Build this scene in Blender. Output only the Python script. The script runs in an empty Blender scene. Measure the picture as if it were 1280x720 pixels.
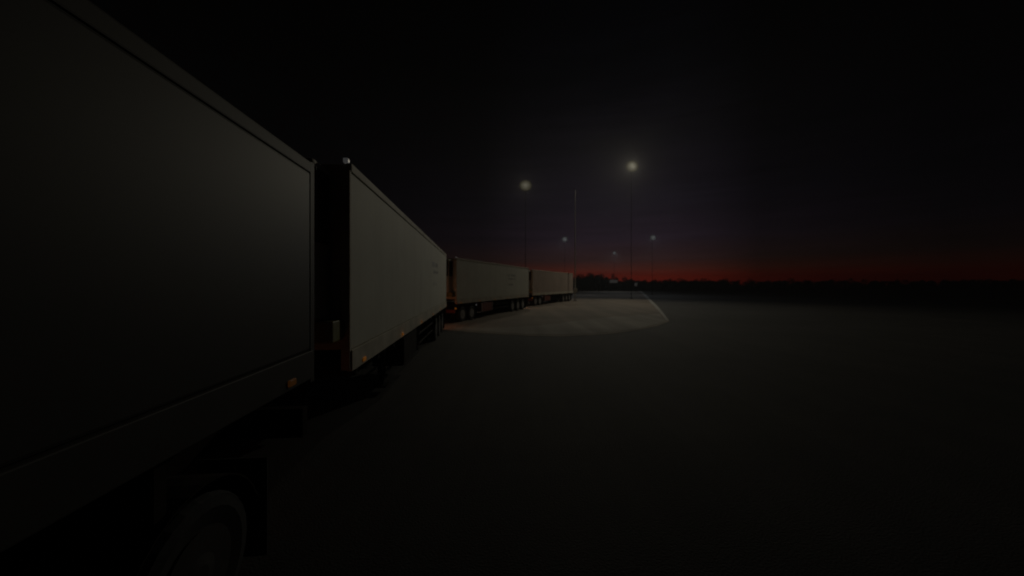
import bpy, bmesh, math, random
from mathutils import Vector, Matrix
random.seed(7)
R = math.radians
C = bpy.context.scene
COL = C.collection
F = 440.0            # focal length in pixels of a 1280 wide frame
EYE = 2.41           # eye height, the photo is taken from a cab window

# ------------------------------------------------------------------ camera
cam_d = bpy.data.cameras.new('camera')
cam_d.sensor_width = 36.0
cam_d.lens = F / 1280 * 36
cam_d.shift_y = -4 / 1280
cam_d.clip_start = 0.05
cam_d.clip_end = 5000
cam_d.dof.use_dof = True
cam_d.dof.focus_distance = 1.3
cam_d.dof.aperture_fstop = 1.9
cam = bpy.data.objects.new('camera', cam_d)
COL.objects.link(cam)
cam.location = (0, 0, EYE)
cam.rotation_euler = (R(90), 0, 0)
C.camera = cam

# ------------------------------------------------------------------ render / view
C.render.engine = 'CYCLES'
C.cycles.use_denoising = True
C.cycles.max_bounces = 5
C.cycles.diffuse_bounces = 3
C.cycles.glossy_bounces = 2
C.cycles.volume_bounces = 0
C.view_settings.view_transform = 'Standard'
C.view_settings.look = 'None'
C.view_settings.exposure = 0
C.view_settings.gamma = 1

# ------------------------------------------------------------------ world: last red light of dusk
SUN_AZ = R(21)
W = bpy.data.worlds.new('World'); C.world = W
W.use_nodes = True
nt = W.node_tree; N = nt.nodes; LK = nt.links
N.clear()
out = N.new('ShaderNodeOutputWorld')
sky = N.new('ShaderNodeTexSky'); sky.sky_type = 'NISHITA'
sky.sun_disc = False; sky.sun_elevation = R(-7); sky.sun_rotation = SUN_AZ
bg_sky = N.new('ShaderNodeBackground'); bg_sky.inputs['Strength'].default_value = 0.05
LK.new(sky.outputs[0], bg_sky.inputs[0])
tc = N.new('ShaderNodeTexCoord')
sep = N.new('ShaderNodeSeparateXYZ'); LK.new(tc.outputs['Generated'], sep.inputs[0])
def wm(op, a, b=None):
    n = N.new('ShaderNodeMath'); n.operation = op
    for i, v in enumerate((a, b)):
        if v is None: continue
        if hasattr(v, 'links'): LK.new(v, n.inputs[i])
        else: n.inputs[i].default_value = v
    return n.outputs[0]
elev = wm('ARCSINE', sep.outputs['Z'])
pos = wm('DIVIDE', wm('MAXIMUM', elev, 0.0), R(45))
ramp = N.new('ShaderNodeValToRGB'); LK.new(pos, ramp.inputs[0])
stops = [(0.0, (.130, .0080, .0035)), (1.3, (.100, .0092, .0048)), (2.4, (.052, .0112, .0080)), (3.8, (.0220, .0092, .0098)),
         (7.0, (.0125, .0074, .0122)), (12.0, (.0070, .0052, .0086)), (20.0, (.0032, .0027, .0041)),
         (30.0, (.0011, .0011, .0016)), (40.0, (.0003, .0003, .0006))]
el = ramp.color_ramp.elements
while len(el) < len(stops): el.new(0.5)
for e, (d, c) in zip(el, stops):
    e.position = d / 45; e.color = (*c, 1)
az = wm('ARCTAN2', sep.outputs['X'], sep.outputs['Y'])
da = wm('SUBTRACT', az, R(19))
dz = wm('MAXIMUM', da, wm('MULTIPLY', da, -.68))    # the glow dies faster on the right
azr = N.new('ShaderNodeValToRGB'); LK.new(wm('DIVIDE', dz, R(180)), azr.inputs[0])
el = azr.color_ramp.elements
while len(el) < 6: el.new(0.5)
for e, (d, v) in zip(el, [(0, 1), (5, 1), (10, .74), (16, .30), (32, .12), (180, .04)]):
    e.position = d / 180; e.color = (v, v, v, 1)
mixc = N.new('ShaderNodeMix'); mixc.data_type = 'RGBA'; mixc.blend_type = 'MULTIPLY'
mixc.inputs[0].default_value = 1
mpw = N.new('ShaderNodeMapping'); mpw.inputs['Scale'].default_value = (3, 3, 42); LK.new(tc.outputs['Generated'], mpw.inputs[0])
nzw = N.new('ShaderNodeTexNoise'); nzw.inputs['Scale'].default_value = 1.4; nzw.inputs['Detail'].default_value = 4; LK.new(mpw.outputs[0], nzw.inputs[0])
mrw = N.new('ShaderNodeMapRange'); mrw.inputs['From Min'].default_value = .3; mrw.inputs['From Max'].default_value = .7
mrw.inputs['To Min'].default_value = .85; mrw.inputs['To Max'].default_value = 1.14; LK.new(nzw.outputs['Fac'], mrw.inputs[0])
clw = N.new('ShaderNodeMix'); clw.data_type = 'RGBA'; clw.blend_type = 'MULTIPLY'; clw.inputs[0].default_value = 1
LK.new(ramp.outputs[0], clw.inputs[6]); LK.new(mrw.outputs[0], clw.inputs[7])
LK.new(clw.outputs[2], mixc.inputs[6]); LK.new(azr.outputs[0], mixc.inputs[7])
bg_glow = N.new('ShaderNodeBackground'); LK.new(mixc.outputs[2], bg_glow.inputs[0])
add = N.new('ShaderNodeAddShader')
LK.new(bg_sky.outputs[0], add.inputs[0]); LK.new(bg_glow.outputs[0], add.inputs[1])
LK.new(add.outputs[0], out.inputs['Surface'])

# ------------------------------------------------------------------ helpers
def px(x, y):
    """ground point seen at pixel x, y of the 1280 wide photo"""
    z = F * EYE / (y - 356)
    return Vector(((x - 640) / F * z, z, 0))

def mat(name, col, rough=.6, metal=0.0, var=.25, scale=3.0, bump=0.0, emit=None, estr=0.0, spec=.5, coords='Object'):
    m = bpy.data.materials.new(name); m.use_nodes = True
    n = m.node_tree.nodes; l = m.node_tree.links
    b = n['Principled BSDF']
    b.inputs['Roughness'].default_value = rough
    b.inputs['Metallic'].default_value = metal
    b.inputs['Specular IOR Level'].default_value = spec
    t = n.new('ShaderNodeTexCoord')
    ns = n.new('ShaderNodeTexNoise'); ns.inputs['Scale'].default_value = scale
    ns.inputs['Detail'].default_value = 6; ns.inputs['Roughness'].default_value = .65
    l.new(t.outputs[coords], ns.inputs['Vector'])
    r = n.new('ShaderNodeValToRGB')
    r.color_ramp.elements[0].position = .3; r.color_ramp.elements[1].position = .72
    r.color_ramp.elements[0].color = (*[c * (1 - var) for c in col], 1)
    r.color_ramp.elements[1].color = (*[min(1, c * (1 + var)) for c in col], 1)
    l.new(ns.outputs['Fac'], r.inputs[0]); l.new(r.outputs[0], b.inputs['Base Color'])
    if bump:
        bp = n.new('ShaderNodeBump'); bp.inputs['Strength'].default_value = bump
        l.new(ns.outputs['Fac'], bp.inputs['Height']); l.new(bp.outputs[0], b.inputs['Normal'])
    if emit:
        b.inputs['Emission Color'].default_value = (*emit, 1)
        b.inputs['Emission Strength'].default_value = estr
    return m

def panel_mat():
    """white refrigerated body: painted sheet with seams, road dust and faint streaks"""
    m = mat('white_panel', (.70, .70, .62), rough=.7, var=.06, scale=.9, spec=.2)
    n = m.node_tree.nodes; l = m.node_tree.links
    b = n['Principled BSDF']
    t = n.new('ShaderNodeTexCoord'); s = n.new('ShaderNodeSeparateXYZ'); l.new(t.outputs['Object'], s.inputs[0])
    def M(op, a, c=None):
        k = n.new('ShaderNodeMath'); k.operation = op
        for i, v in enumerate((a, c)):
            if v is None: continue
            if hasattr(v, 'links'): l.new(v, k.inputs[i])
            else: k.inputs[i].default_value = v
        return k.outputs[0]
    fr = M('FRACT', M('DIVIDE', s.outputs['X'], 1.22))
    seam = M('LESS_THAN', fr, .012)
    mp = n.new('ShaderNodeMapping'); mp.inputs['Scale'].default_value = (1.3, 1.3, .12)
    l.new(t.outputs['Object'], mp.inputs[0])
    st = n.new('ShaderNodeTexNoise'); st.inputs['Scale'].default_value = 2.2; st.inputs['Detail'].default_value = 5
    l.new(mp.outputs[0], st.inputs['Vector'])
    mr = n.new('ShaderNodeMapRange'); mr.inputs['From Min'].default_value = .35; mr.inputs['From Max'].default_value = .75
    mr.inputs['To Min'].default_value = 0; mr.inputs['To Max'].default_value = .10
    l.new(st.outputs['Fac'], mr.inputs[0])
    low = n.new('ShaderNodeMapRange'); low.inputs['From Min'].default_value = 2.0; low.inputs['From Max'].default_value = 1.3
    low.inputs['To Max'].default_value = .12; l.new(s.outputs['Z'], low.inputs[0])
    dirt = M('ADD', M('ADD', mr.outputs[0], low.outputs[0]), M('MULTIPLY', seam, .25))
    mx = n.new('ShaderNodeMix'); mx.data_type = 'RGBA'
    l.new(dirt, mx.inputs[0])
    src = b.inputs['Base Color'].links[0].from_socket
    l.new(src, mx.inputs[6]); mx.inputs[7].default_value = (.30, .24, .16, 1)
    l.new(mx.outputs[2], b.inputs['Base Color'])
    return m

M_WHITE = panel_mat()
M_RAIL = mat('dusty_white_rail', (.58, .55, .47), rough=.7, spec=.2, metal=0, var=.2, scale=2)
M_ALU = mat('bright_aluminium', (.62, .62, .60), rough=.32, metal=.8, var=.12, scale=5)
M_CHASSIS = mat('chassis_paint', (.022, .018, .015), rough=.9, spec=.1, var=.4, scale=4)
M_RED = mat('oxide_red_paint', (.20, .045, .025), rough=.55, var=.35, scale=4)
M_RUBBER = mat('tyre_rubber', (.024, .024, .024), rough=.85, var=.3, scale=8)
M_RIM = mat('alloy_rim', (.40, .40, .40), rough=.4, metal=.7, var=.2, scale=6)
M_GRILLE = mat('black_grille', (.010, .009, .009), rough=.7, var=.3, scale=10)
M_UNIT = mat('grey_unit_cover', (.42, .41, .36), rough=.5, var=.1, scale=3)
M_OLIVE = mat('olive_box_paint', (.20, .19, .06), rough=.55, var=.25, scale=4)
M_LOGO = mat('faded_grey_lettering', (.30, .29, .27), rough=.5, var=.2, scale=3)
M_AMBER = mat('amber_lens', (.5, .18, .02), rough=.3, var=.05, emit=(1, .36, .05), estr=.05)
M_AMBERDIM = mat('dim_amber_lens', (.05, .018, .005), rough=.3, var=.05, emit=(1, .36, .05), estr=.012)
M_TAIL = mat('red_tail_lens', (.4, .03, .01), rough=.3, var=.05, emit=(1, .16, .03), estr=.07)
M_WMARK = mat('white_marker_lens', (.7, .7, .7), rough=.3, var=.05, emit=(1, 1, 1), estr=.025)
M_HOUSING = mat('matt_black_housing', (.002, .002, .002), rough=1, spec=0, var=.2, scale=3)
M_POLE = mat('black_painted_pole', (.018, .018, .019), rough=.7, spec=.2, var=.2, scale=3)
M_DIMMED = mat('dusty_beige_panel', (.46, .37, .32), rough=.7, var=.12, scale=.8, spec=.2)  # darker, redder paint stands in for weaker lamplight on the last trailer
M_DARKBODY = mat('charcoal_panel', (.042, .041, .038), rough=.55, var=.12, scale=.7, spec=.25)  # dimness of the left side put into the body paint
M_DARKRAIL = mat('charcoal_rail', (.046, .044, .040), rough=.6, var=.15, scale=1.5, spec=.25)  # same dimness painted into the rails
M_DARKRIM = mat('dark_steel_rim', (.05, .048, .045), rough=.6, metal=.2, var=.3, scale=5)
M_PALEPOLE = mat('pale_painted_pole', (.62, .62, .60), rough=.5, var=.12, scale=3)
M_LAMP = mat('lamp_lens', (0, 0, 0), rough=1, spec=0, var=.02, emit=(1, .93, .68), estr=.066)
M_LAMPFAR = mat('cool_lamp_lens', (0, 0, 0), rough=1, spec=0, var=.02, emit=(.95, .98, 1), estr=.06)
M_SIGN = mat('white_sign_face', (.75, .75, .73), rough=.5, var=.08, scale=2)
M_BARK = mat('dark_bark', (.045, .032, .022), rough=.9, var=.4, scale=5)
M_LEAF = mat('dark_foliage', (.030, .040, .018), rough=.8, var=.5, scale=1.5)

def lens_halo(m, rim, r_out=.86):
    """frosted lens: brightest in front of the bulb, dimmer and warmer towards its rim"""
    n = m.node_tree.nodes; l = m.node_tree.links; b = n['Principled BSDF']
    t = n.new('ShaderNodeTexCoord'); mp = n.new('ShaderNodeMapping'); l.new(t.outputs['Generated'], mp.inputs[0])
    mp.inputs['Location'].default_value = (-1, 0, -1); mp.inputs['Scale'].default_value = (2, 0, 2)
    ln = n.new('ShaderNodeVectorMath'); ln.operation = 'LENGTH'; l.new(mp.outputs[0], ln.inputs[0])
    r = n.new('ShaderNodeValToRGB'); l.new(ln.outputs['Value'], r.inputs[0])
    c = b.inputs['Emission Color'].default_value[:3]
    r.color_ramp.elements[0].position = .2; r.color_ramp.elements[0].color = (*c, 1)
    r.color_ramp.elements[1].position = 1; r.color_ramp.elements[1].color = (*rim, 1)
    e = r.color_ramp.elements.new(.6); e.color = (*[.5 * a + .5 * q for a, q in zip(c, rim)], 1)
    l.new(r.outputs[0], b.inputs['Emission Color'])
lens_halo(M_LAMP, (.16, .13, .055)); lens_halo(M_LAMPFAR, (.10, .105, .11))  # soft lamp halo put into the lens emission
M_ADDGLOW = mat('lit_sign_face', (.6, .6, .58), rough=.5, var=.08, scale=2, emit=(1, .93, .88), estr=.015)  # glow added to pale faces that the lamps do not reach

def add_box(bm, x0, x1, y0, y1, z0, z1, bev=0.0):
    r = bmesh.ops.create_cube(bm, size=1.0)
    vs = r['verts']
    for v in vs:
        v.co = Vector((x0 + (v.co.x + .5) * (x1 - x0), y0 + (v.co.y + .5) * (y1 - y0), z0 + (v.co.z + .5) * (z1 - z0)))
    if bev:
        es = list({e for v in vs for e in v.link_edges})
        bmesh.ops.bevel(bm, geom=es, offset=bev, segments=2, affect='EDGES', profile=.6)

def add_tube(bm, p, q, r0, r1=None, seg=12):
    p, q = Vector(p), Vector(q); r1 = r0 if r1 is None else r1
    d = q - p
    mtx = Matrix.Translation((p + q) / 2) @ d.to_track_quat('Z', 'Y').to_matrix().to_4x4()
    bmesh.ops.create_cone(bm, cap_ends=True, segments=seg, radius1=r0, radius2=r1, depth=d.length, matrix=mtx)

def add_lathe(bm, prof, origin, seg=28):
    """spin profile [(radius, offset along y)] about the local y axis"""
    ox, oy, oz = origin
    rings = []
    for r, y in prof:
        rings.append([bm.verts.new((ox + r * math.cos(2 * math.pi * k / seg), oy + y, oz + r * math.sin(2 * math.pi * k / seg))) for k in range(seg)])
    for a, b in zip(rings, rings[1:]):
        for k in range(seg):
            bm.faces.new((a[k], a[(k + 1) % seg], b[(k + 1) % seg], b[k]))
    for ring in (rings[0], rings[-1]):
        if len(set(ring)) > 2: bm.faces.new(ring)

def obj(name, bm, m, parent=None, smooth=False):
    bmesh.ops.recalc_face_normals(bm, faces=bm.faces[:])
    me = bpy.data.meshes.new(name); bm.to_mesh(me); bm.free()
    me.materials.append(m)
    if smooth:
        for p in me.polygons: p.use_smooth = True
    o = bpy.data.objects.new(name, me); COL.objects.link(o)
    if parent is not None: o.parent = parent
    return o

def box(name, m, parent, *a, bev=0.0):
    bm = bmesh.new(); add_box(bm, *a, bev=bev); return obj(name, bm, m, parent)

def tag(o, label, cat, group=None):
    o['label'] = label; o['category'] = cat
    if group: o['group'] = group
    return o

def thing(name, label, cat, loc, rotz=0.0, group=None):
    o = bpy.data.objects.new(name, None); COL.objects.link(o)
    o.location = loc; o.rotation_euler = (0, 0, rotz); o.empty_display_size = .3
    return tag(o, label, cat, group)

def light(name, loc, energy, col, radius=.1, parent=None):
    d = bpy.data.lights.new(name, 'POINT'); d.energy = energy; d.color = col; d.shadow_soft_size = radius
    o = bpy.data.objects.new(name, d); COL.objects.link(o); o.location = loc
    if parent is not None: o.parent = parent
    return o

# ------------------------------------------------------------------ ground
def sheet(name, pts, z, m, thick=0.0):
    bm = bmesh.new()
    vs = [bm.verts.new((p[0], p[1], z)) for p in pts]
    f = bm.faces.new(vs)
    if f.normal.z < 0 or f.calc_area() and (f.normal_update() or f.normal.z < 0): f.normal_flip()
    if thick:
        r = bmesh.ops.extrude_face_region(bm, geom=[f])
        for v in [g for g in r['geom'] if isinstance(g, bmesh.types.BMVert)]: v.co.z -= thick
    o = obj(name, bm, m); o['kind'] = 'structure'
    return o

def ground_mat(name, c0, c1, s_big, s_small, rough, bump, tracks=0.0):
    m = bpy.data.materials.new(name); m.use_nodes = True
    n = m.node_tree.nodes; l = m.node_tree.links; b = n['Principled BSDF']
    b.inputs['Roughness'].default_value = rough
    t = n.new('ShaderNodeTexCoord')
    mp = n.new('ShaderNodeMapping'); mp.inputs['Scale'].default_value = (.55, 1.0, 1); mp.inputs['Rotation'].default_value = (0, 0, R(-12))
    l.new(t.outputs['Object'], mp.inputs[0])
    a = n.new('ShaderNodeTexNoise'); a.inputs['Scale'].default_value = s_big; a.inputs['Detail'].default_value = 5; a.inputs['Roughness'].default_value = .6
    a.inputs['Distortion'].default_value = .6
    l.new(mp.outputs[0], a.inputs[0])
    c = n.new('ShaderNodeTexNoise'); c.inputs['Scale'].default_value = s_small; c.inputs['Detail'].default_value = 4
    l.new(t.outputs['Object'], c.inputs[0])
    r = n.new('ShaderNodeValToRGB'); r.color_ramp.elements[0].position = .32; r.color_ramp.elements[1].position = .72
    r.color_ramp.elements[0].color = (*c0, 1); r.color_ramp.elements[1].color = (*c1, 1)
    l.new(a.outputs['Fac'], r.inputs[0])
    mx = n.new('ShaderNodeMix'); mx.data_type = 'RGBA'; mx.blend_type = 'MULTIPLY'; mx.inputs[0].default_value = .6
    g = n.new('ShaderNodeValToRGB'); g.color_ramp.elements[0].position = .3; g.color_ramp.elements[1].position = .7
    g.color_ramp.elements[0].color = (.55, .55, .55, 1); g.color_ramp.elements[1].color = (1.2, 1.2, 1.2, 1)
    l.new(c.outputs['Fac'], g.inputs[0])
    l.new(r.outputs[0], mx.inputs[6]); l.new(g.outputs[0], mx.inputs[7]); l.new(mx.outputs[2], b.inputs['Base Color'])
    if tracks:
        mt = n.new('ShaderNodeMapping'); mt.inputs['Scale'].default_value = (.9, .035, 1); mt.inputs['Rotation'].default_value = (0, 0, R(-62))
        l.new(t.outputs['Object'], mt.inputs[0])
        tn = n.new('ShaderNodeTexNoise'); tn.inputs['Scale'].default_value = 1.0; tn.inputs['Detail'].default_value = 6; tn.inputs['Distortion'].default_value = .5
        l.new(mt.outputs[0], tn.inputs[0])
        tr = n.new('ShaderNodeValToRGB'); tr.color_ramp.elements[0].position = .34; tr.color_ramp.elements[1].position = .68
        tr.color_ramp.elements[0].color = (*[1 - tracks] * 3, 1); tr.color_ramp.elements[1].color = (*[1 + tracks] * 3, 1)
        l.new(tn.outputs['Fac'], tr.inputs[0])
        m2 = n.new('ShaderNodeMix'); m2.data_type = 'RGBA'; m2.blend_type = 'MULTIPLY'; m2.inputs[0].default_value = 1
        l.new(mx.outputs[2], m2.inputs[6]); l.new(tr.outputs[0], m2.inputs[7]); l.new(m2.outputs[2], b.inputs['Base Color'])
    bp = n.new('ShaderNodeBump'); bp.inputs['Strength'].default_value = bump; bp.inputs['Distance'].default_value = .02
    l.new(c.outputs['Fac'], bp.inputs['Height']); l.new(bp.outputs[0], b.inputs['Normal'])
    return m

M_ASPHALT = ground_mat('worn_asphalt', (.0108, .0095, .0088), (.036, .0325, .0305), .17, 45, .9, .5, tracks=.40)
M_EARTH = ground_mat('dry_earth', (.050, .040, .030), (.095, .075, .055), .05, 3, .95, .4)
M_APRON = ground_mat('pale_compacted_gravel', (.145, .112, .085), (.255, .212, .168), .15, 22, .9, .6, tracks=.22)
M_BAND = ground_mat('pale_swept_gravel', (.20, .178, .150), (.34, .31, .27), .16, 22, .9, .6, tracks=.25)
M_EDGE = ground_mat('pale_concrete_edge', (.27, .26, .24), (.42, .41, .38), .5, 12, .85, .3)

G = 900
sheet('ground', [(-G, -G), (G, -G), (G, G), (-G, G)], 0, M_EARTH)
# dark asphalt yard in front and the road that runs away on the right
yard = [(-60, -25), (75, -25), (75, 16), (70, 60), (62, 95), (82, 200), (120, 420), (104, 420), (66, 205), (36, 95), (10, 27), (-1, 28), (-30, 32), (-60, 30)]
sheet('asphalt_yard', yard, .004, M_ASPHALT)
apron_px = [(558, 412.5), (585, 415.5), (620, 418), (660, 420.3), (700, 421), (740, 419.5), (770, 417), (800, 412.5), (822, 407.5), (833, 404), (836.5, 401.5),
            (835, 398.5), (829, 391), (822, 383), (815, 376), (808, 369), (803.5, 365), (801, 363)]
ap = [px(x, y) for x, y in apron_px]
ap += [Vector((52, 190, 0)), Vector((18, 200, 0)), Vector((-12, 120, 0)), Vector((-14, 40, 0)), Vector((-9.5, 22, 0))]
# a finer outline with small irregularities, so that the edge does not read as ruled
fine = []
for a, b in zip(ap, ap[1:] + ap[:1]):
    k = max(1, int((b - a).length / .5)) if (b - a).length < 30 else 12
    for i in range(k):
        p = a.lerp(b, i / k); s = .05 if p.y < 60 else .3
        fine.append((p.x + random.uniform(-s, s), p.y + random.uniform(-s, s)))
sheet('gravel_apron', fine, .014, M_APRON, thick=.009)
# paler band of loose gravel swept along the near edge of the apron
band = [px(x, y) for x, y in [(566, 409), (600, 410), (640, 409), (672, 407.2), (700, 404), (735, 399.5), (770, 396), (800, 394), (826, 392.5)]]
low = [px(x, y) for x, y in [(832, 401.5), (820, 405.5), (800, 410.3), (770, 414.6), (740, 417), (700, 418.4), (660, 417.7), (620, 415.4), (585, 413), (566, 411.2)]]
bf = []
for lst, sd in ((band, .12), (low, .05)):
    for a, b in zip(lst, lst[1:]):
        for i in range(8):
            p = a.lerp(b, i / 8); bf.append((p.x + random.uniform(-sd, sd), p.y + random.uniform(-sd, sd)))
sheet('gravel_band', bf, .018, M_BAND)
# lighter concrete shoulder along the right side of the apron
sh_in = [px(x, y) for x, y in [(833.0, 401), (825, 391), (818, 383), (811, 376), (804.5, 369), (800, 365), (797.5, 363)]]
sh_out = [px(x, y) for x, y in [(835.8, 401), (829, 391), (822, 383), (814.7, 376), (807.7, 369), (803.2, 365), (800.7, 363)]]
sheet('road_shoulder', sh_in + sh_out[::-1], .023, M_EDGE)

# ------------------------------------------------------------------ road train
def wheel(parent, x, y, side, r=.50, rim=None):
    """dual wheel; side = -1 for the side that faces the camera"""
    bm = bmesh.new()
    for off in (0.0, -side * .34):
        w = .135
        add_lathe(bm, [(.29, -w * .8), (r * .80, -w), (r * .95, -w * .9), (r, -w * .62), (r, w * .62), (r * .95, w * .9), (r * .80, w), (.29, w * .8)], (x, y + off, r))
    t = obj('wheel', bm, M_RUBBER, parent, smooth=False)
    bm = bmesh.new()
    o = side * .125
    add_lathe(bm, [(.292, o), (.275, o * .75), (.25, o * .35), (.15, o * .45), (.13, o * 1.0), (.06, o * 1.1)], (x, y, r), seg=24)
    for k in range(10):
        a = 2 * math.pi * k / 10
        add_tube(bm, (x + .20 * math.cos(a), y + o * .3, r + .20 * math.sin(a)), (x + .20 * math.cos(a), y + o * .62, r + .20 * math.sin(a)), .017, seg=6)
    obj('rim', bm, rim or M_RIM, t)
    return t

HW = 1.25        # half width
B, T = 1.20, 4.11

def axle_set(root, xs, rim=None):
    for x in xs:
        bm = bmesh.new(); add_tube(bm, (x, -1.0, .5), (x, 1.0, .5), .075)
        for s in (-1, 1): add_tube(bm, (x + .1, s * .55, .48), (x - .2, s * .55, .82), .05, seg=8)
        obj('axle', bm, M_CHASSIS, root)
        for s in (-1, 1): wheel(root, x, s * (HW - .16), s, rim=rim)

def mudguard(root, x, s, r=.60):
    bm = bmesh.new(); seg = 12; pts = []
    for k in range(seg + 1):
        a = R(20) + (R(140)) * k / seg
        pts.append((x + r * math.cos(a), .5 + r * math.sin(a)))
    for i in range(seg):
        (xa, za), (xb, zb) = pts[i], pts[i + 1]
        vs = []
        for yy in (s * (HW - .55), s * (HW - .01)):
            for (xx, zz) in ((xa, za), (xb, zb)):
                vs.append(bm.verts.new((xx, yy, zz)))
        bm.faces.new((vs[0], vs[1], vs[3], vs[2]))
    bmesh.ops.remove_doubles(bm, verts=bm.verts[:], dist=.001)
    bmesh.ops.solidify(bm, geom=bm.faces[:], thickness=.012)
    return obj('mudguard', bm, M_CHASSIS, root)

def flap(root, x, s):
    return box('mud_flap', M_RUBBER, root, x - .008, x + .008, s * HW - (0.0 if s < 0 else .55), s * HW + (.55 if s < 0 else 0.0), .12, .95)

def make_trailer(label, group, corner, d, L, tri, rand, B=1.20, T=4.11, paint=None, rails=None, rim=None, rack=None, letters=True, kind='refrigerated_trailer', unit=True, rods=True):
    """nose at x = 0, rear at x = L, the camera side is y = -HW; corner = nose corner on the camera side"""
    paint = paint or M_WHITE; rails = rails or M_RAIL; rack = rack or M_RED
    d = Vector(d).normalized()
    origin = Vector(corner) + Vector((-d.y, d.x)) * HW
    root = thing(kind, label, 'trailer', (origin.x, origin.y, 0), math.atan2(d.y, d.x), group)
    body = box('body', paint, root, 0, L - .06, -HW, HW, B + .30, T - .12, bev=.02)
    # lettering of a faded logo near the rear of each side, too blurred to read
    rr = random.Random(rand)
    for s in (-1, 1) if letters else ():
        bm = bmesh.new()
        for zz, x0, n, hh in ((3.22, L - 6.0, 11, .22), (2.92, L - 5.7, 8, .13), (2.42, L - 5.6, 5, .16)):
            x = x0
            for k in range(n):
                w = rr.uniform(.05, .19)
                if rr.random() < .85:
                    add_box(bm, x, x + w, s * HW - .004, s * HW + .004, zz - hh / 2 * rr.uniform(.3, 1), zz + hh / 2)
                x += w + rr.uniform(.05, .13)
        obj('side_lettering', bm, M_LOGO, root)
    RP = .02 if unit else .037
    for s in (-1, 1):
        box('top_rail', rails, root, -.004, L - .05, s * (HW - RP) - .04, s * (HW - RP) + .04, T - .118, T, bev=.012)
        box('side_rail', rails, root, -.004, L - .05, s * (HW - .01) - .04, s * (HW - .01) + .04, B, B + .296, bev=.01)
    box('roof', paint, root, .01, L - .07, -HW + .064, HW - .064, T - .117, T - .02)
    for s in (-1, 1):
        box('corner_post', rails, root, -.05, .02, s * (HW - .05) - .06, s * (HW - .05) + .06, B + .02, T - .1, bev=.015)
    # rear frame, doors, lock rods
    bm = bmesh.new()
    for s in (-1, 1): add_box(bm, L - .055, L + .03, s * (HW - .06) - .062, s * (HW - .06) + .062, B - .05, T + .003)
    add_box(bm, L - .055, L + .03, -HW + .125, HW - .125, T - .13, T + .003)
    add_box(bm, L - .055, L + .03, -HW + .125, HW - .125, B - .05, B + .15)
    obj('rear_frame', bm, M_ALU if paint is not M_DARKBODY else rails, root)
    for s in (-1, 1):
        y0, y1 = sorted((s * .006, s * (HW - .13)))
        dr = box('rear_door', paint, root, L - .054, L + .012, y0, y1, B + .155, T - .135, bev=.008)
        for f in (.28, .78):
            bm = bmesh.new()
            yy = s * (HW - .13) * f
            add_tube(bm, (L + .04, yy, B + .2), (L + .04, yy, T - .2), .018, seg=8)
            add_box(bm, L + .012, L + .06, yy - .05, yy + .05, B + .9, B + .98)
            obj('lock_rod', bm, M_ALU, dr)
    # refrigeration unit on the nose
    if unit:
        u = box('fridge_unit', M_UNIT, root, -.55, -.055, -1.0, 1.0, 1.95, T - .12, bev=.05)
        bm = bmesh.new()
        for (y0, y1) in ((-.96, -.03), (.03, .96)):
            add_box(bm, -.575, -.535, y0, y1, 2.95, T - .2)
        for k in range(10): add_box(bm, -.59, -.575, -.94, .94, 3.0 + k * .095, 3.03 + k * .095)
        for s in (-1, 1): add_box(bm, -.5, -.1, s * 1.0 - .012, s * 1.0 + .012, 2.95, T - .22)
        obj('grille', bm, M_GRILLE, u)
        box('battery_box', M_OLIVE, root, -.42, -.055, -1.18, .5, 1.66, 1.94, bev=.02)
    # chassis
    bm = bmesh.new()
    for s in (-1, 1):
        add_box(bm, .2, L - .1, s * .5 - .07, s * .5 + .07, .86, B - .003)
    for k in range(int(L / 1.2)):
        add_box(bm, .4 + k * 1.2, .48 + k * 1.2, -HW + .06, HW - .06, 1.04, B - .004)
    add_box(bm, .1, 1.6, -.6, .6, 1.02, 1.1)
    obj('chassis', bm, M_CHASSIS, root)
    axle_set(root, [L - v for v in tri], rim)
    for v in tri:
        for s in (-1, 1): mudguard(root, L - v, s)
    for s in (-1, 1): flap(root, L - min(tri) + .68, s)
    for s in (-1, 1):
        bm = bmesh.new()
        add_box(bm, 3.05, 3.19, s * .85 - .07, s * .85 + .07, .35, 1.18)
        add_box(bm, 3.07, 3.17, s * .85 - .05, s * .85 + .05, .16, .35)
        add_box(bm, 2.95, 3.29, s * .85 - .14, s * .85 + .14, .12, .16)
        obj('landing_leg', bm, M_CHASSIS, root)
    # belly boxes: oxide red pallet rack on the camera side, plain box on the other side
    tb = box('pallet_rack', rack, root, 3.6, 5.6, -HW + .03, -HW + .75, .45, 1.12, bev=.02)
    for xx in (3.62, 5.55): box('rack_strap', M_ALU if rack is M_RED else M_CHASSIS, tb, xx, xx + .05, -HW + .005, -HW + .028, .47, 1.1)
    box('toolbox', M_CHASSIS, root, 3.8, 5.2, HW - .7, HW - .05, .5, 1.12, bev=.02)
    # spray skirt bar
    for s in (-1, 1):
        bm = bmesh.new()
        for zz in (.55, .85): add_tube(bm, (6.2, s * (HW - .1), zz), (L - max(tri) - .9, s * (HW - .1), zz), .03, seg=8)
        xx = 6.3
        while xx < L - max(tri) - 1: add_tube(bm, (xx, s * (HW - .1), .5), (xx, s * (HW - .1), 1.19), .025, seg=8); xx += 1.6
        obj('guard_rail', bm, M_CHASSIS, root)
    # lamps
    n = max(4, round(L / 2.9))
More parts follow.
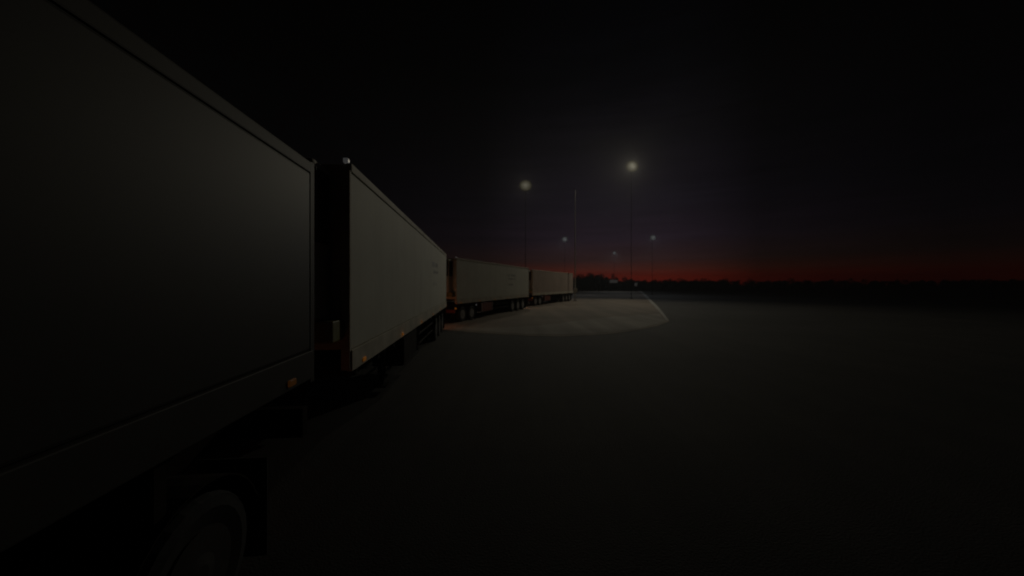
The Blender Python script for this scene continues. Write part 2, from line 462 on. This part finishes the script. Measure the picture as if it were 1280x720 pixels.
    for s in (-1, 1):
        for k in range(n + 1):
            xx = .5 + (L - 1.0) * k / n
            box('side_marker', M_AMBER if unit else M_AMBERDIM, root, xx - .06, xx + .06, s * (HW + .032) - .018, s * (HW + .032) + .018, B + .04, B + .10, bev=.008)
        box('clearance_lamp', M_WMARK, root, -.02, .06, s * (HW - .06) - .035, s * (HW - .06) + .035, T + .003, T + .07, bev=.015)
        for k in range(3):
            bm = bmesh.new()
            yy = s * (HW - .3 - .2 * k)
            add_tube(bm, (L - .02, yy, .98), (L + .05, yy, .98), .075, seg=14)
            obj('tail_lamp', bm, M_TAIL, root)
    box('bumper_bar', M_CHASSIS, root, L - .14, L - .03, -HW + .04, HW - .04, .82, 1.12, bev=.01)
    return root

GRP_T = 'trailers of the parked road train'
d1 = Vector((-1.42, 14.78)).normalized(); R1 = Vector((-3.68, 19.7)); L1 = 14.85
T1 = make_trailer('large white refrigerated trailer nearest the viewer, its side running back from the dark lead trailer', GRP_T, R1 - d1 * L1, d1, L1, (1.75, 3.05, 4.35), 1, rack=M_CHASSIS, rim=M_DARKRIM)
L0 = 13.0  # lead trailer added to carry the darker left side
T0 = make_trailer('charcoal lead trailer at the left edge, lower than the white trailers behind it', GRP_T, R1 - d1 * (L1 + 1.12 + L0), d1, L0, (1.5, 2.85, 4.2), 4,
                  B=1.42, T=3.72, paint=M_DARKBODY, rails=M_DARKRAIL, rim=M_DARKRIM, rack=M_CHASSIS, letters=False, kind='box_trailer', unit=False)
d2 = Vector((5.17, 13.6)).normalized(); P2 = Vector((-3.47, 22.1)); L2 = 14.55
T2 = make_trailer('white refrigerated trailer just behind the nearest one, black fridge grille on its nose', GRP_T, P2, d2, L2, (1.7, 3.1, 4.5), 2)
d3 = Vector((6.85, 13.5)).normalized(); P3 = Vector((2.36, 39.5)); L3 = 15.1
T3 = make_trailer('farthest and dustiest trailer, last of the road train, ending beside the tall bare pole', GRP_T, P3, d3, L3, (1.6, 3.0, 4.4), 3, paint=M_DIMMED)

def make_dolly(label, corner, d, gap):
    """two axle converter dolly under the nose of a trailer; x = 0 at that nose, drawbar runs to x = -gap"""
    d = Vector(d).normalized()
    o = Vector(corner) + Vector((-d.y, d.x)) * HW
    root = thing('converter_dolly', label, 'dolly', (o.x, o.y, 0), math.atan2(d.y, d.x), 'dollies between the trailers')
    bm = bmesh.new()
    for s in (-1, 1): add_box(bm, -.35, 2.75, s * .42 - .06, s * .42 + .06, .62, .85)
    for x in (-.3, .9, 1.6, 2.6): add_box(bm, x, x + .1, -.36, .36, .66, .82)
    obj('frame', bm, M_CHASSIS, root)
    bm = bmesh.new(); add_box(bm, .9, 1.9, -.5, .5, .86, 1.015, bev=.03); obj('fifth_wheel', bm, M_CHASSIS, root)
    bm = bmesh.new()
    for s in (-1, 1): add_tube(bm, (-.35, s * .4, .74), (-gap + .1, s * .06, .74), .06)
    add_tube(bm, (-gap + .15, 0, .74), (-gap - .12, 0, .74), .07)
    obj('drawbar', bm, M_RED, root)
    axle_set(root, (.85, 2.15))
    for x in (.85, 2.15):
        for s in (-1, 1):
            g = mudguard(root, x, s, r=.57)
    for s in (-1, 1):
        flap(root, 2.85, s)
        box('mudguard_lamp', M_AMBER, root, .05, .10, s * (HW - .12) - .06, s * (HW - .12) + .06, .86, .97, bev=.01)
        box('side_reflector', M_WMARK, root, 2.78, 2.84, s * (HW - .04) - .03, s * (HW - .04) + .03, .95, 1.08, bev=.01)
        bm = bmesh.new(); add_box(bm, -.06, .02, s * .42 + (.07 if s > 0 else -.75), s * .42 + (.75 if s > 0 else -.07), .62, .84, bev=.02)
        obj('front_guard', bm, M_RED, root)
    return root
make_dolly('red fronted two axle dolly coupling the nearest trailer to the middle trailer', P2, d2, 2.5)
make_dolly('two axle dolly coupling the middle trailer to the farthest trailer', P3, d3, 3.2)
# light thrown backwards by the glowing tail lamps
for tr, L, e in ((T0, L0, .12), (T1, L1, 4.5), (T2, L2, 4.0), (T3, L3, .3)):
    for s in (-1, 1):
        light('tail_light', (L + .16, s * .95, .98), e, (1, .30, .11), .06, tr)
for xx, e in ((3.25, .03), (6.0, .02)): light('marker_light', (xx, -HW - .12, B + .05), e, (1, .42, .1), .04, T1)

# ------------------------------------------------------------------ lamps and poles
def lamp_mast(label, x, y, h, lens, energy, col, head=.62, rad=.05, radius=.25, aim=(-3, 20, 3)):
    z = (h - EYE) / (356 - y) * F
    X = (x - 640) / F * z
    if aim == 'down': aim = (X - 4, z - 12, 0)
    root = thing('yard_light', label, 'yard light', (X, z, 0), 0, 'yard lights on masts')
    bm = bmesh.new(); add_tube(bm, (0, .35, 0), (0, .35, h + .1), rad, rad * .55); obj('pole', bm, M_POLE, root)
    box('base_plate', M_POLE, root, -.22, .22, .13, .57, .062, .12, bev=.01)
    bm = bmesh.new()
    add_box(bm, -.04, .04, .05, .35, h - .04, h + .04)
    add_box(bm, -head * .34, head * .34, -.02, .14, h - head * .26, h + head * .26, bev=.03)
    hd = obj('lamp_housing', bm, M_HOUSING, root)
    bm = bmesh.new()
    bmesh.ops.create_uvsphere(bm, u_segments=20, v_segments=12, radius=1.0,
                              matrix=Matrix.Translation((0, -.03, h)) @ Matrix.Diagonal((head * .52, .13, head * .47, 1)))  # lens made oversize to carry the painted halo
    obj('lens', bm, lens, hd, smooth=True)
    d = bpy.data.lights.new('lamp_light', 'SPOT'); d.energy = energy; d.color = col; d.shadow_soft_size = radius
    d.spot_size = R(160); d.spot_blend = 1.0
    o = bpy.data.objects.new('lamp_light', d); COL.objects.link(o); o.parent = root
    o.location = (0, -.16 - radius, h)
    o.rotation_euler = (Vector(aim) - Vector((X, z, h))).to_track_quat('-Z', 'Y').to_euler()
    return root
WARM = (1.0, .92, .71); COOL = (.88, .95, 1.0)
P = 1 / 11
lamp_mast('bright warm yard light seen above the middle trailer, leftmost of the lit lamps', 657, 232, 16, M_LAMP, 11000 * P, WARM, head=1.6)
lamp_mast('brightest and highest warm yard light, right of the tall bare pole', 790, 208, 22.6, M_LAMP, 62000 * P, WARM, head=2.1)
lamp_mast('small cool yard light just left of the tall bare pole', 706, 299, 14, M_LAMPFAR, 8000 * P, COOL, head=1.5, aim='down')
lamp_mast('small cool yard light over the dark road at the right', 816, 297, 14, M_LAMPFAR, 8000 * P, COOL, head=1.5, aim='down')
lamp_mast('tiny far yard light low in the red sky, faintest of all', 768, 316, 14, M_LAMPFAR, 14000 * P, COOL, head=1.1, aim='down')

p = px(719, 376.5)
pole = thing('tall_pole', 'tall slender pale pole without a lamp, beside the last trailer', 'pole', (p.x, p.y, .06))
bm = bmesh.new(); add_tube(bm, (0, 0, 0), (0, 0, 8.0), .085, .07); add_tube(bm, (0, 0, 8.0), (0, 0, 16.3), .075, .05); obj('shaft', bm, M_PALEPOLE, pole)
box('meter_box', M_SIGN, pole, -.24, .24, -.45, -.09, 1.2, 1.85, bev=.02)
box('base_plate', M_POLE, pole, -.25, .25, -.25, .25, 0, .06, bev=.01)

def at(x, z): return ((x - 640) / F * z, z, 0)
s = thing('roadside_sign', 'low wide white sign board on two posts before the tree line', 'sign', at(767, 125))
box('sign_board', M_ADDGLOW, s, -1.4, 1.4, -.03, .03, 3.1, 4.15, bev=.01)  # added emission in place of lamplight on the board
for xx in (-1.0, 1.0):
    bm = bmesh.new(); add_tube(bm, (xx, .08, 0), (xx, .08, 4.0), .05); obj('post', bm, M_POLE, s)
s = thing('marker_post', 'thin pale post standing in front of the rounded tree clump', 'post', at(750, 110))
bm = bmesh.new(); add_tube(bm, (0, 0, 0), (0, 0, 5.0), .09, .07); obj('shaft', bm, M_PALEPOLE, s)
bm = bmesh.new(); add_tube(bm, (0, 0, 4.95), (0, 0, 5.12), .11, .05); obj('cap', bm, M_POLE, s)
s = thing('lit_sign', 'small square glowing sign panel near the far end of the road', 'lit sign', at(795, 120))
box('sign_panel', M_ADDGLOW, s, -.42, .42, -.08, .08, 2.0, 3.1, bev=.03)  # pale cabinet front, brightened by added emission
box('sign_frame', M_HOUSING, s, -.48, .48, .085, .16, 1.94, 3.16, bev=.02)
bm = bmesh.new(); add_tube(bm, (0, .12, 0), (0, .12, 1.85), .07); obj('post', bm, M_POLE, s)

# ------------------------------------------------------------------ trees on the horizon
def tree_meshes(seed, h, w, n):
    rr = random.Random(seed)
    bt = bmesh.new()
    add_tube(bt, (0, 0, 0), (.1, 0, h * .5), w * .05, w * .03, 8)
    clumps = []
    for k in range(14):
        a = rr.uniform(0, 2 * math.pi); q = rr.random() ** .5
        c = Vector((math.cos(a) * w * .5 * q, math.sin(a) * w * .5 * q, h * rr.uniform(.28, .86) * (1 - .25 * q)))
        clumps.append((c, w * rr.uniform(.13, .25)))
        if k < 7: add_tube(bt, (.06, 0, h * rr.uniform(.2, .45)), c, w * .02, w * .008, 6)
    bl = bmesh.new()
    for k in range(n):
        c, r = rr.choice(clumps)
        v = Vector((rr.gauss(0, 1), rr.gauss(0, 1), rr.gauss(0, .8))).normalized() * r * rr.random() ** .4
        p0 = c + v; sz = w * rr.uniform(.018, .045)
        e1 = Vector((rr.gauss(0, 1), rr.gauss(0, 1), rr.gauss(0, 1))).normalized()
        e2 = e1.orthogonal().normalized()
        vs = [bl.verts.new(p0 + e1 * sz), bl.verts.new(p0 + e2 * sz * .6), bl.verts.new(p0 - e1 * sz), bl.verts.new(p0 - e2 * sz * .6)]
        bl.faces.new(vs)
    return bt, bl
protos = []
def tree(x, z, h, w, label, k, rot=0.0):
    """x in photo pixels, z metres away"""
    while len(protos) <= k:
        i = len(protos)
        bt, bl = tree_meshes(40 + i, 1.0, 1.0, 2600)
        mt = bpy.data.meshes.new('trunk'); bt.to_mesh(mt); bt.free(); mt.materials.append(M_BARK)
        ml = bpy.data.meshes.new('crown'); bl.to_mesh(ml); bl.free(); ml.materials.append(M_LEAF)
        protos.append((mt, ml))
    mt, ml = protos[k]
    r = thing('tree', label, 'tree', at(x, z), rot, 'trees along the horizon')
    r.scale = (w, w, h)
    for nm, me in (('trunk', mt), ('crown', ml)):
        o = bpy.data.objects.new(nm, me); COL.objects.link(o); o.parent = r
def top(y, z): return EYE + (356 - y) / F * z
CL = 'dark tree of the rounded clump just right of the tall pole'
for x, y, w in ((723, 346, 5), (728, 344.5, 6), (734, 343, 6.5), (739, 342.8, 6), (744, 343.2, 6), (749, 344.5, 5), (754, 346.5, 4)):
    tree(x, 150 + random.uniform(-4, 4), top(y - .8, 150) * 1.12, w * 1.3, CL, random.randrange(4), random.uniform(0, 6))
tree(766.5, 170, top(341.5, 170) * 1.02, 4.2, 'narrow upright tree rising above the white sign board', 1, 1.0)
tree(785, 180, top(344.5, 180), 7.0, 'low broad tree top standing out right of the narrow upright one', 2, 2.0)
LOW = 'low dark tree in the even tree line along the horizon'
x = 752
while x < 1330:
    z = random.uniform(185, 235)
    tree(x, z, top(random.uniform(346.6, 349.2), z), random.uniform(6, 9), LOW, random.randrange(4), random.uniform(0, 6))
    x += random.uniform(6, 10) if x < 900 else random.uniform(12, 20)
# scrub that closes the foot of the tree line, too dense to count
rr = random.Random(5); bm = bmesh.new()
for k in range(16000):
    xx = rr.uniform(600, 1340); z = rr.uniform(160, 250)
    pz = abs(rr.gauss(0, 1.0)) * z / 200 * 1.5
    c = Vector(at(xx, z)) + Vector((0, 0, min(pz, 4.0)))
    sz = rr.uniform(.25, .6)
    e1 = Vector((rr.gauss(0, 1), rr.gauss(0, .4), rr.gauss(0, 1))).normalized(); e2 = e1.orthogonal().normalized()
    bm.faces.new([bm.verts.new(c + e1 * sz), bm.verts.new(c + e2 * sz * .7), bm.verts.new(c - e1 * sz), bm.verts.new(c - e2 * sz * .7)])
scrub = tag(obj('scrub', bm, M_LEAF), 'dark low scrub under the tree line at the horizon', 'scrub'); scrub['kind'] = 'stuff'

# ------------------------------------------------------------------ thin night haze that glows round the lamps
bm = bmesh.new(); add_box(bm, -950, 950, -950, 950, -1, 26)
mh = bpy.data.materials.new('thin_haze'); mh.use_nodes = True
n = mh.node_tree.nodes; n.clear()
o = n.new('ShaderNodeOutputMaterial'); v = n.new('ShaderNodeVolumePrincipled')
v.inputs['Color'].default_value = (.9, .9, .9, 1); v.inputs['Density'].default_value = .0009; v.inputs['Anisotropy'].default_value = 0
mh.node_tree.links.new(v.outputs[0], o.inputs['Volume'])
hz = obj('haze', bm, mh); hz['kind'] = 'stuff'
